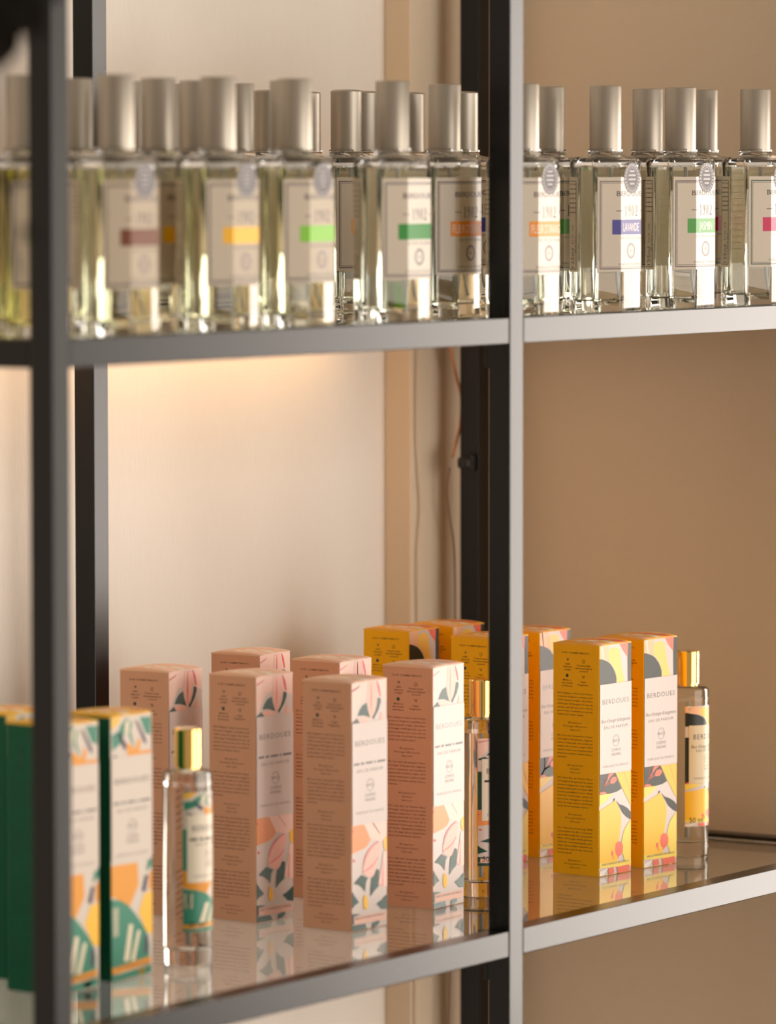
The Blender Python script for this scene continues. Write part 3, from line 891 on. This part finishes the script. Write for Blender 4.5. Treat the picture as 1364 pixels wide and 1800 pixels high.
FRC = {'brown': (78, 48, 50), 'green': (22, 62, 36)}
BAND = {'brown': (112, 52, 0), 'yellow': (246, 186, 20), 'lime': (132, 200, 50), 'orange': (238, 140, 0), 'green': (30, 136, 34), 'violet': (62, 54, 136),
        'jasmine': (74, 150, 62), 'rose': (196, 30, 78), 'mandarin': (238, 142, 4), 'verbena': (92, 176, 84)}
def digits_1902(S, cx, cz, h, w, m, lay):
    """condensed didone figures, drawn as strokes"""
    cw = w / 4
    def at(i, x, y):
        return (cx - w / 2 + cw * (i + .5) + x * cw * .40, cz + y * h / 2)
    def P(i, pts):
        S.poly([at(i, *p) for p in pts], m, lay)
    P(0, [(-.22, -1), (.30, -1), (.30, 1), (.05, 1), (-.5, .72), (-.5, .64), (-.22, .72)])
    P(0, [(-.6, -1), (.65, -1), (.65, -.94), (-.6, -.94)])
    def oval(i, x0, x1, y0, y1, thick):
        n = 20
        cxo, cyo, rx, ry = (x0 + x1) / 2, (y0 + y1) / 2, (x1 - x0) / 2, (y1 - y0) / 2
        for k in range(n):
            a, b = 2 * math.pi * k / n, 2 * math.pi * (k + 1) / n
            q = []
            for f, t in ((1, a), (1, b), (0, b), (0, a)):
                rrx = rx if f else rx - thick
                rry = ry if f else ry - .07
                q.append((cxo + rrx * math.cos(t), cyo + rry * math.sin(t)))
            P(i, q)
    oval(1, -.85, .80, -.10, 1, .48)
    P(1, [(.32, .45), (.80, .45), (.78, -.2), (.5, -.75), (0, -1), (-.4, -.98), (-.72, -.72), (-.62, -.52), (-.38, -.55), (-.35, -.85), (0, -.92), (.25, -.7), (.34, -.2)])
    oval(2, -.85, .85, -1, 1, .48)
    P(3, [(-.80, .5), (-.72, .80), (-.4, .98), (.1, 1), (.6, .85), (.82, .5), (.75, .1), (.2, -.35), (-.45, -.78), (.3, -.66), (.75, -.66), (.85, -1), (-.85, -1), (-.80, -.8), (-.1, -.2), (.28, .25), (.34, .6), (.15, .88), (-.2, .92), (-.42, .8), (-.35, .55), (-.55, .42)])

def cologne_label(name, band, word, frame='brown', crisp=True):
    S = Sheet()
    fr = ink('frame_' + frame, FRC[frame], .4)
    S.rect(-.0305, .0283, .0305, .0912, M_PAPER, 0)
    hw, z0, z1 = .0290, .0300, .0887
    for k, (ins, th) in enumerate(((0, .0007), (.0013, .00035))):
        a, b, c, d = -hw + ins, hw - ins, z0 + ins, z1 - ins
        S.rect(a, c, b, c + th, fr, 1); S.rect(a, d - th, b, d, fr, 1)
        S.rect(a, c + th, a + th, d - th, fr, 1); S.rect(b - th, c + th, b, d - th, fr, 1)
    S.text('BERDOUES', 0, .0803, .0033, fr, 1, width=.0325, bold=.012)
    digits_1902(S, 0, .0688, .0075, .0180, fr, 1)
    S.rect(-.0166, .0685, -.0112, .0690, fr, 1)
    S.rect(.0112, .0685, .0166, .0690, fr, 1)
    bm_ = ink('band_' + band, BAND[band], .35, ior=1.33)
    S.rect(-.0196, .0531, .0196, .0629, bm_, 1)
    if word:
        S.text(word, 0, .0580, .0056, ink('band_word', (244, 232, 214), .4), 2, width=min(.036, len(word) * .0029))
    S.text('EAU DE COLOGNE', 0, .0508, .0016, fr, 1, width=.0255)
    S.ring(0, .0422, .0053, .0013, ink('seal_print', (120, 104, 104), .4), 1)
    S.ring(0, .0422, .0036, .0003, ink('seal_print', (120, 104, 104), .4), 1)
    S.text('1902', 0, .0422, .0018, fr, 1)
    S.text('FABRIQUÉ EN FRANCE', 0, .0333, .0015, fr, 1, width=.0290)
    S.trim(-.0305, .0305, .028, .0915)
    S.cut([-A, A])
    v, f = S.data(per_map, .00003)
    me, mats = merge_mesh('front_label', [(v, f, S.mats)])
    # back label wraps further, on to the narrow sides
    T = Sheet()
    hb = .0405
    T.rect(-hb, .0283, hb, .0912, M_PAPER, 0)
    T.rect(-hb + .0013, .0300, -hb + .0017, .0887, fr, 1); T.rect(hb - .0017, .0300, hb - .0013, .0887, fr, 1)
    T.rect(-hb + .0013, .0300, hb - .0013, .0304, fr, 1); T.rect(-hb + .0013, .0883, hb - .0013, .0887, fr, 1)
    for sgn in (-1, 1):
        T.text('125ml', sgn * .0364, .0375, .0022, fr, 1, rot=math.radians(90), width=.0125)
        T.text('4.2 FL. OZ', sgn * .0364, .0530, .0012, fr, 1, rot=math.radians(90), width=.013)
        T.text('70 % Vol', sgn * .0386 * 1.0, .0460, .0012, fr, 1, rot=math.radians(90), width=.011)
    for sgn in (-1, 1):
        T.text('FOR SALE', sgn * .0365, .0865, .0011, fr, 1, width=.0048)
        for i in range(1, 7):
            for x0, x1 in ((-.0024, -.0012), (-.0008, .0009), (.0013, .0024)):
                T.rect(sgn * .0365 + x0, .0861 - i * .0031, sgn * .0365 + x1, .0867 - i * .0031, fr, 1)
    for i in range(12):
        T.rect(-.026, .0840 - i * .0042, .026, .0844 - i * .0042, fr, 1)
    T.cut([-A - D1, -A, A, A + D1])
    def bmap(s, t, o):
        x, y, z = per_map(s, t, o)
        return (-x, -y, z)
    v, f = T.data(bmap, .00003)
    me2, mats2 = merge_mesh('back_label', [(v, f, T.mats)])
    return me, mats, me2, mats2

def seal_mesh():
    S = Sheet()
    film = principled('seal_film', lin((104, 100, 106)), .6, alpha=.84)
    pr_ = ink('seal_dark', (110, 104, 104), .4)
    pl = ink('seal_light', (172, 166, 164), .5)
    S.disc(.0010, .0905, .0102, film, 6, 40)
    S.ring(.0010, .0905, .0101, .0004, pr_, 7, 40)
    S.ring(.0010, .0905, .0070, .0003, pl, 7, 36)
    for k in range(24):
        a = 2 * math.pi * k / 24
        S.ring(.0010, .0905, .0094, .0016, pl, 7, 1, a, a + .14)
    for z, w in ((.0945, .006), (.0918, .009), (.0890, .009), (.0862, .006)):
        S.rect(.0010 - w / 2, z, .0010 + w / 2, z + .0012, pl, 7)
    v, f = S.data(per_map, .00003)
    return merge_mesh('seal', [(v, f, S.mats)])

GB_ME, GB_MATS, LQ_ME = bottle_meshes()
CAP_ME = lathe([(.0106, HB + .0036), (.0106, HB + .0462), (.0102, HB + .0468), (.0060, HB + .0471)], 64)
CAP_ME2 = lathe([(.0106, HB + .0036), (.0106, HB + .0440), (.0100, HB + .0448), (.0070, HB + .0453), (.002, HB + .0456)], 64)
TUBE_ME = tube_mesh(spline([(0, 0, .1015), (.001, 0, .08), (.006, .002, .05), (.013, .004, .022), (.017, .005, .0135)], 5), .0014)
SEAL_ME, SEAL_MATS = seal_mesh()
_lab = {}
_lq = {}
GC = 'cologne bottles on the upper shelf'
def cologne(x, y, band, word, tint, label, frame='brown', seal=True, yaw=0.0, domed=False):
    r = empty('cologne_bottle', (x, y, HS - .003), math.radians(yaw), label, 'bottle', GC)
    o = bpy.data.objects.new('glass_body', GB_ME); COL.objects.link(o); o.parent = r
    if not len(GB_ME.materials):
        for m in GB_MATS: GB_ME.materials.append(m)
    if tint not in _lq:
        me = LQ_ME.copy()
        me.materials.append(M_LIQ[tint]); me.materials.append(M_LIQTOP['a'])
        _lq[tint] = me
    o = bpy.data.objects.new('cologne', _lq[tint]); COL.objects.link(o); o.parent = r
    cm = CAP_ME2 if domed else CAP_ME
    if not len(cm.materials): cm.materials.append(M_CAP)
    o = bpy.data.objects.new('cap', cm); COL.objects.link(o); o.parent = r
    if not len(TUBE_ME.materials): TUBE_ME.materials.append(M_TUBE)
    o = bpy.data.objects.new('dip_tube', TUBE_ME); COL.objects.link(o); o.parent = r
    key = (band, word, frame)
    if key not in _lab:
        me, mats, me2, mats2 = cologne_label(str(key), band, word, frame)
        for m in mats: me.materials.append(m)
        for m in mats2: me2.materials.append(m)
        _lab[key] = (me, me2)
    o = bpy.data.objects.new('front_label', _lab[key][0]); COL.objects.link(o); o.parent = r
    o = bpy.data.objects.new('back_label', _lab[key][1]); COL.objects.link(o); o.parent = r
    if seal:
        if not len(SEAL_ME.materials):
            for m in SEAL_MATS: SEAL_ME.materials.append(m)
        o = bpy.data.objects.new('seal', SEAL_ME); COL.objects.link(o); o.parent = r
        o['label'] = 'round translucent grey seal'
    return r

for args in (
 # x, y, band, word, tint, label, frame, seal, yaw, domed
 (-.377, .098, 'lime', '', 'amber', 'amber filled cologne bottle at the left edge, left of the front left post', 'brown', True),
 (-.260, .148, 'yellow', '', 'straw', 'cologne bottle whose cap stands directly right of the front left post', 'brown', False),
 (-.360, .045, 'brown', '', 'straw', 'cologne bottle with a brown band on its label', 'brown', True),
 (-.244, .098, 'yellow', '', 'straw', 'cologne bottle set back between the brown banded and yellow banded bottles', 'brown', False),
 (-.150, .190, 'lime', '', 'straw', 'cologne bottle behind the brown banded one, only a sliver of its cap showing', 'brown', False),
 (-.257, .045, 'yellow', '', 'straw', 'cologne bottle in front with a bright yellow band', 'brown', True),
 (-.149, .137, 'verbena', '', 'pale', 'cologne bottle set back behind the yellow banded one, its cap showing at its left', 'brown', False),
 (-.043, .232, 'lime', '', 'pale', 'cologne bottle in the third row behind the yellow banded one, cap edge showing', 'brown', False),
 (-.035, .185, 'lime', '', 'pale', 'cologne bottle whose cap rises just right of the yellow banded bottle cap', 'brown', False),
 (-.173, .047, 'lime', '', 'straw', 'cologne bottle in front with a light green band', 'brown', True),
 (-.118, .090, 'green', '', 'pale', 'cologne bottle directly behind the light green banded one, cap overlapping at its left', 'brown', False),
 (.125, .272, 'orange', '', 'pale', 'cologne bottle in the back row, cap seen left of the light green banded bottle cap', 'brown', False, 0, True),
 (.213, .300, 'green', '', 'pale', 'cologne bottle in the back row, cap seen right of the light green banded bottle cap', 'brown', False, 0, True),
 (.147, .222, 'orange', "FLEUR D'ORANGER", 'pale', 'cologne bottle with only the letter F of its orange band showing', 'brown', False, 0, True),
 (.214, .252, 'lime', '', 'pale', 'cologne bottle in the back row, cap just left of the dark green banded bottle cap', 'brown', False, 0, True),
 (-.067, .045, 'green', '', 'pale', 'cologne bottle in front with a dark green band and no seal', 'brown', False),
 (.288, .262, 'rose', '', 'pale', 'cologne bottle in the back row, cap just right of the dark green banded bottle cap', 'brown', False, 0, True),
 (.072, .095, 'orange', "FLEUR D'ORANGER", 'pale', 'cologne bottle with an orange band, left of the middle front post', 'brown', False),
 (.268, .205, 'violet', '', 'pale', 'cologne bottle behind the orange banded one, cap touching the middle front post', 'brown', False, 0, True),
 (.085, .043, 'mandarin', "FLEUR D'ORANGER", 'pale', 'cologne bottle with an orange band, cut by the right side of the middle front post', 'brown', True),
 (.212, .101, 'verbena', '', 'pale', 'cologne bottle with green band and green framed label, right of middle post', 'green', False),
 (.295, .152, 'jasmine', '', 'pale', 'cologne bottle with a sliver of cap showing right of the green framed one', 'green', False),
 (.198, .048, 'violet', 'LAVANDE', 'pale', 'cologne bottle with a violet band', 'brown', True),
 (.336, .096, 'jasmine', '', 'pale', 'cologne bottle behind, its cap just left of the jasmine bottle cap', 'brown', False),
 (.293, .045, 'jasmine', 'JASMIN', 'pale', 'cologne bottle with a pale green band reading jasmin', 'brown', True),
 (.402, .090, 'rose', '', 'pale', 'cologne bottle behind, its cap just right of the jasmine bottle cap', 'green', False),
 (.396, .044, 'rose', 'ROSE', 'pale', 'cologne bottle with a crimson band at the right edge of the picture', 'green', True)):
    cologne(*args)

# dark twig hanging out of focus in the top left corner, nearer to the camera than the rack
tw = empty('hanging_twig', (-0.975, -0.340, 0.556), 0, 'dark twig with leaves hanging in the top left corner, in front of the rack', 'plant')
M_TW = ink('twig_bark', (34, 20, 16), .7)
M_LF = ink('twig_leaf', (26, 20, 14), .6)

link('stem', tube_mesh(spline([(0.02, 0.03, 0.06), (0.0, 0.0, -0.02), (-0.006, -0.004, -0.055), (0.004, 0.0, -0.09), (0.012, 0.0, -0.115)]), 0.0012), M_TW, tw)
random.seed(3)
def leaf_mesh(L, Wd):
    bm = bmesh.new()
    n = 8
    rows = []
    for i in range(n + 1):
        t = i / n
        w = Wd * math.sin(math.pi * min(1, t * 1.02)) ** .8 * (1 - .3 * t) + .0003
        dz = -.25 * L * t * t
        rows.append([bm.verts.new((L * t, y, dz + abs(y) * .35)) for y in (-w, 0, w)])
    for i in range(n):
        for j in range(2):
            bm.faces.new((rows[i][j], rows[i + 1][j], rows[i + 1][j + 1], rows[i][j + 1]))
    r = bmesh.ops.solidify(bm, geom=bm.faces[:], thickness=.0004)
    return to_mesh('leaf', bm, True)
Rv, Zv = Vector((.547, -.837, 0)), Vector((0, 0, 1))
for lx, lz, dx, dz, L, fat in ((0.004, .012, -.9, -.5, .034, .42), (.001, .006, -.6, -.9, .036, .42), (.002, .002, -.1, -1, .030, .4), (.004, .012, .5, -.8, .030, .38), (.0, .010, -1, .1, .034, .42),
                               (.006, .014, .95, -.25, .026, .36), (-.006, -.040, -.6, -.9, .014, .4), (.002, -.070, .6, -.7, .011, .3), (.010, -.095, .8, -.5, .010, .3)):
    o = link('leaf', leaf_mesh(L, L * fat), M_LF, tw)
    xd = (Rv * dx + Zv * dz + Vector((.835, .546, 0)) * .15).normalized()
    yd = (Vector((.835, .546, 0)) * -1).cross(xd).normalized()
    zd = xd.cross(yd).normalized()
    p = Rv * lx + Zv * lz
    o.matrix_local = Matrix(((xd.x, yd.x, zd.x, p.x), (xd.y, yd.y, zd.y, p.y), (xd.z, yd.z, zd.z, p.z), (0, 0, 0, 1)))
